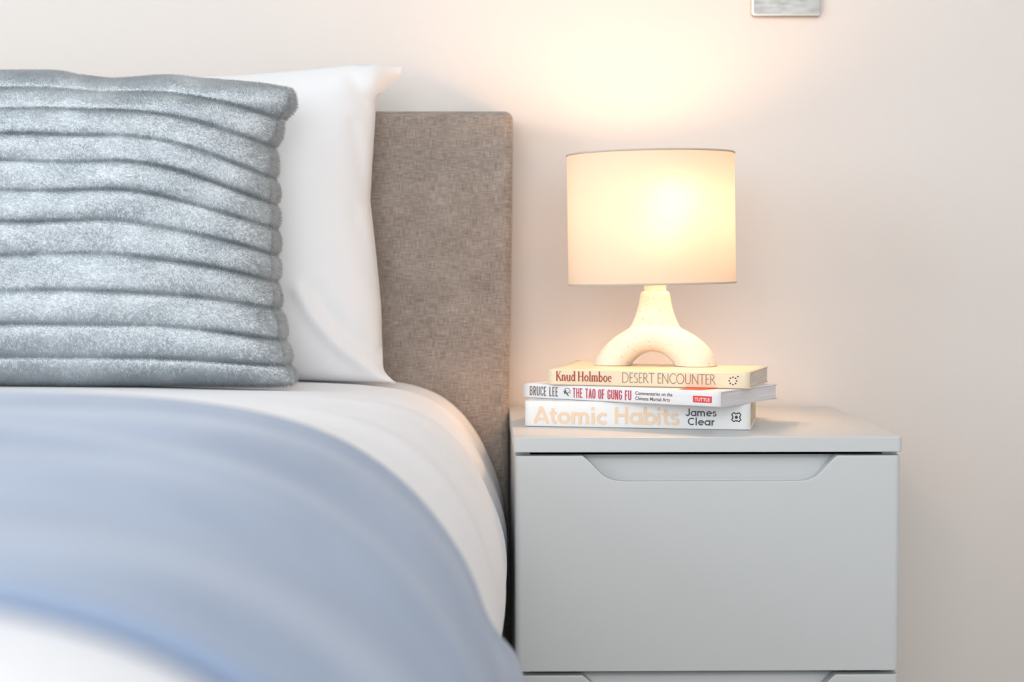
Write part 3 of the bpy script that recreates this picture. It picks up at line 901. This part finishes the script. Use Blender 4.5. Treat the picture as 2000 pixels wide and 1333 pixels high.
# ------------------------------------------------------------------ table lamp on the books
LX, LY, LZ = .1965, -.205, DEZ + .0180
def make_lamp():
    root = empty('table_lamp', (LX, LY, LZ), math.radians(-14))
    tag(root, 'lit table lamp with cream drum shade and arched plaster base on the books', 'lamp')
    # arched base: arch tube + flaring neck fused by voxel remesh
    bm = bmesh.new()
    path = [(-.0500, -.012), (-.0470, .002), (-.0370, .0160), (-.0200, .0285), (.0, .0350), (.0215, .0290), (.0390, .0170), (.0480, .004), (.0510, -.012)]
    rad = [(.0215, .022), (.0205, .022), (.0180, .022), (.0165, .023), (.0175, .024), (.0175, .023), (.0205, .023), (.0240, .023), (.0240, .022)]
    p = np.array(path)
    tt = np.linspace(0, len(path) - 1, 41)
    px = np.interp(tt, range(len(path)), p[:, 0]); pz = np.interp(tt, range(len(path)), p[:, 1])
    ra = np.interp(tt, range(len(path)), [r[0] for r in rad]); ry = np.interp(tt, range(len(path)), [r[1] for r in rad])
    for _ in range(4):
        px[1:-1] = (px[:-2] + 2 * px[1:-1] + px[2:]) / 4; pz[1:-1] = (pz[:-2] + 2 * pz[1:-1] + pz[2:]) / 4
    tx, tz = np.gradient(px), np.gradient(pz)
    L = np.hypot(tx, tz); nx_, nz_ = -tz / L, tx / L
    rings = []
    for i in range(len(tt)):
        rings.append([bm.verts.new((px[i] + nx_[i] * ra[i] * math.cos(a), ry[i] * math.sin(a), pz[i] + nz_[i] * ra[i] * math.cos(a))) for a in np.linspace(0, 2 * math.pi, 28, endpoint=False)])
    for a, b in zip(rings[:-1], rings[1:]):
        for q in range(28):
            bm.faces.new((a[q], a[(q + 1) % 28], b[(q + 1) % 28], b[q]))
    bm.faces.new(rings[0]); bm.faces.new(rings[-1][::-1])
    rn = lathe(bm, [(.010, .026), (.036, .028), (.0330, .036), (.0275, .046), (.0225, .057), (.0192, .068), (.0174, .078), (.0168, .0835), (.0155, .085), (.004, .0852)], 40, .002, 0, .80)
    for ring in rn:      # the neck flattens front to back as it widens into the arch
        for v in ring:
            v.co.y *= float(np.interp(v.co.z, [.026, .036, .055, .085], [.50, .66, .98, 1.2]))
    bm.faces.new(rn[0][::-1]); bm.faces.new(rn[-1])
    bmesh.ops.recalc_face_normals(bm, faces=bm.faces)
    me = bpy.data.meshes.new('base_src'); bm.to_mesh(me); bm.free()
    tmp = bpy.data.objects.new('base_src', me); COL.objects.link(tmp)
    rm = tmp.modifiers.new('rm', 'REMESH'); rm.mode = 'VOXEL'; rm.voxel_size = .0016
    sm = tmp.modifiers.new('sm', 'SMOOTH'); sm.factor = .5; sm.iterations = 22
    bpy.context.view_layer.update()
    me2 = bpy.data.meshes.new_from_object(tmp.evaluated_get(bpy.context.evaluated_depsgraph_get()))
    bpy.data.objects.remove(tmp, do_unlink=True)
    bm = bmesh.new(); bm.from_mesh(me2)
    bmesh.ops.bisect_plane(bm, geom=list(bm.verts) + list(bm.edges) + list(bm.faces), plane_co=(0, 0, .0003), plane_no=(0, 0, 1), clear_inner=True)
    bmesh.ops.holes_fill(bm, edges=[e for e in bm.edges if e.is_boundary])
    from_bm('lamp_base', bm, m_plaster, root, True)
    # socket and bulb
    bm = bmesh.new()
    rn = lathe(bm, [(.0125, .0845), (.0125, .095), (.0150, .0955), (.0150, .122), (.0135, .124), (.0135, .128)], 32, .002, 0)
    bm.faces.new(rn[0][::-1]); bm.faces.new(rn[-1])
    from_bm('socket', bm, m_socket, root, False)
    bx, by, bz = .020, -.014, .188
    bm = bmesh.new()
    prof = [(.0115, -.050), (.0120, -.040), (.0150, -.028)] + [(.0235 * math.sin(a), -.0235 * math.cos(a)) for a in np.linspace(.75, math.pi - .02, 18)]
    rings = []
    for r, z in prof:
        kk = np.clip((z + .06) / .06, 0, 1)
        rings.append([bm.verts.new((.002 + (bx - .002) * kk + r * math.cos(2 * math.pi * q / 32), by * kk + r * math.sin(2 * math.pi * q / 32), bz + z)) for q in range(32)])
    for a, b in zip(rings[:-1], rings[1:]):
        for q in range(32):
            bm.faces.new((a[q], a[(q + 1) % 32], b[(q + 1) % 32], b[q]))
    bm.faces.new(rings[0][::-1]); bm.faces.new(rings[-1])
    from_bm('bulb', bm, m_bulb, root, True)
    # drum shade, hung very slightly askew
    sh = empty('shade', (-.003, 0, .1670)); sh.parent = root
    sh.rotation_euler = (0, math.radians(-.95), 0)
    R, h = .0952, .0738
    bm = bmesh.new()
    lathe(bm, [(R, -h), (R, h)], 96)
    o = from_bm('shade_fabric', bm, m_shade, sh, True)
    for z0, z1 in ((-h - .0006, -h + .0016), (h - .0014, h + .0006)):
        bm = bmesh.new()
        rr = lathe(bm, [(R - .0008, z0), (R + .0007, z0), (R + .0007, z1), (R - .0008, z1), (R - .0008, z0)], 96)
        bmesh.ops.remove_doubles(bm, verts=bm.verts, dist=1e-7)
        from_bm('rim_tape', bm, m_trim, sh, True)
    # wire spider holding the shade on the socket
    bm = bmesh.new()
    for a in (30, 150, 270):
        ca, sa = math.cos(math.radians(a)), math.sin(math.radians(a))
        q0, q1 = Vector((.013 * ca + .004, .013 * sa, -.058)), Vector((R * ca, R * sa, -h + .002))
        d = (q1 - q0).normalized(); s1 = d.cross(Vector((0, 0, 1))).normalized() * .0008; s2 = d.cross(s1).normalized() * .0008
        A = [bm.verts.new(q0 + s1 * math.cos(t) + s2 * math.sin(t)) for t in np.linspace(0, 2 * math.pi, 6, endpoint=False)]
        B = [bm.verts.new(q1 + s1 * math.cos(t) + s2 * math.sin(t)) for t in np.linspace(0, 2 * math.pi, 6, endpoint=False)]
        for q in range(6):
            bm.faces.new((A[q], A[(q + 1) % 6], B[(q + 1) % 6], B[q]))
    from_bm('shade_spider', bm, m_socket, sh)
    return root
lamp = make_lamp()

# ------------------------------------------------------------------ brushed steel switch plate on the wall
def make_switch():
    root = empty('light_switch', (.3800, 0, 1.0798))
    tag(root, 'brushed steel switch plate on the wall above the lamp, cut by the top edge', 'light switch')
    h = .0433
    bm = box_bm(-h, h, -.0070, -.0001, -h, h)
    ve = [e for e in bm.edges if abs(e.verts[0].co.y - e.verts[1].co.y) > .004]
    bmesh.ops.bevel(bm, geom=ve, offset=.004, segments=5, affect='EDGES', profile=.5)
    o = from_bm('plate_rim', bm, m_steel_edge, root, False)
    bv = o.modifiers.new('bv', 'BEVEL'); bv.width = .0016; bv.segments = 3; bv.limit_method = 'ANGLE'; bv.angle_limit = math.radians(50)
    bm = box_bm(-h + .0026, h - .0018, -.0074, -.0068, -h + .0030, h - .0026)
    ve = [e for e in bm.edges if abs(e.verts[0].co.y - e.verts[1].co.y) > .0004]
    bmesh.ops.bevel(bm, geom=ve, offset=.003, segments=4, affect='EDGES', profile=.5)
    from_bm('face_plate', bm, m_steel, root)
    for sx in (-.011, .011):
        box('rocker', (sx - .009, sx + .009, -.0105, -.0072, -.012, .012), m_steel, root, .001)
    return root
make_switch()
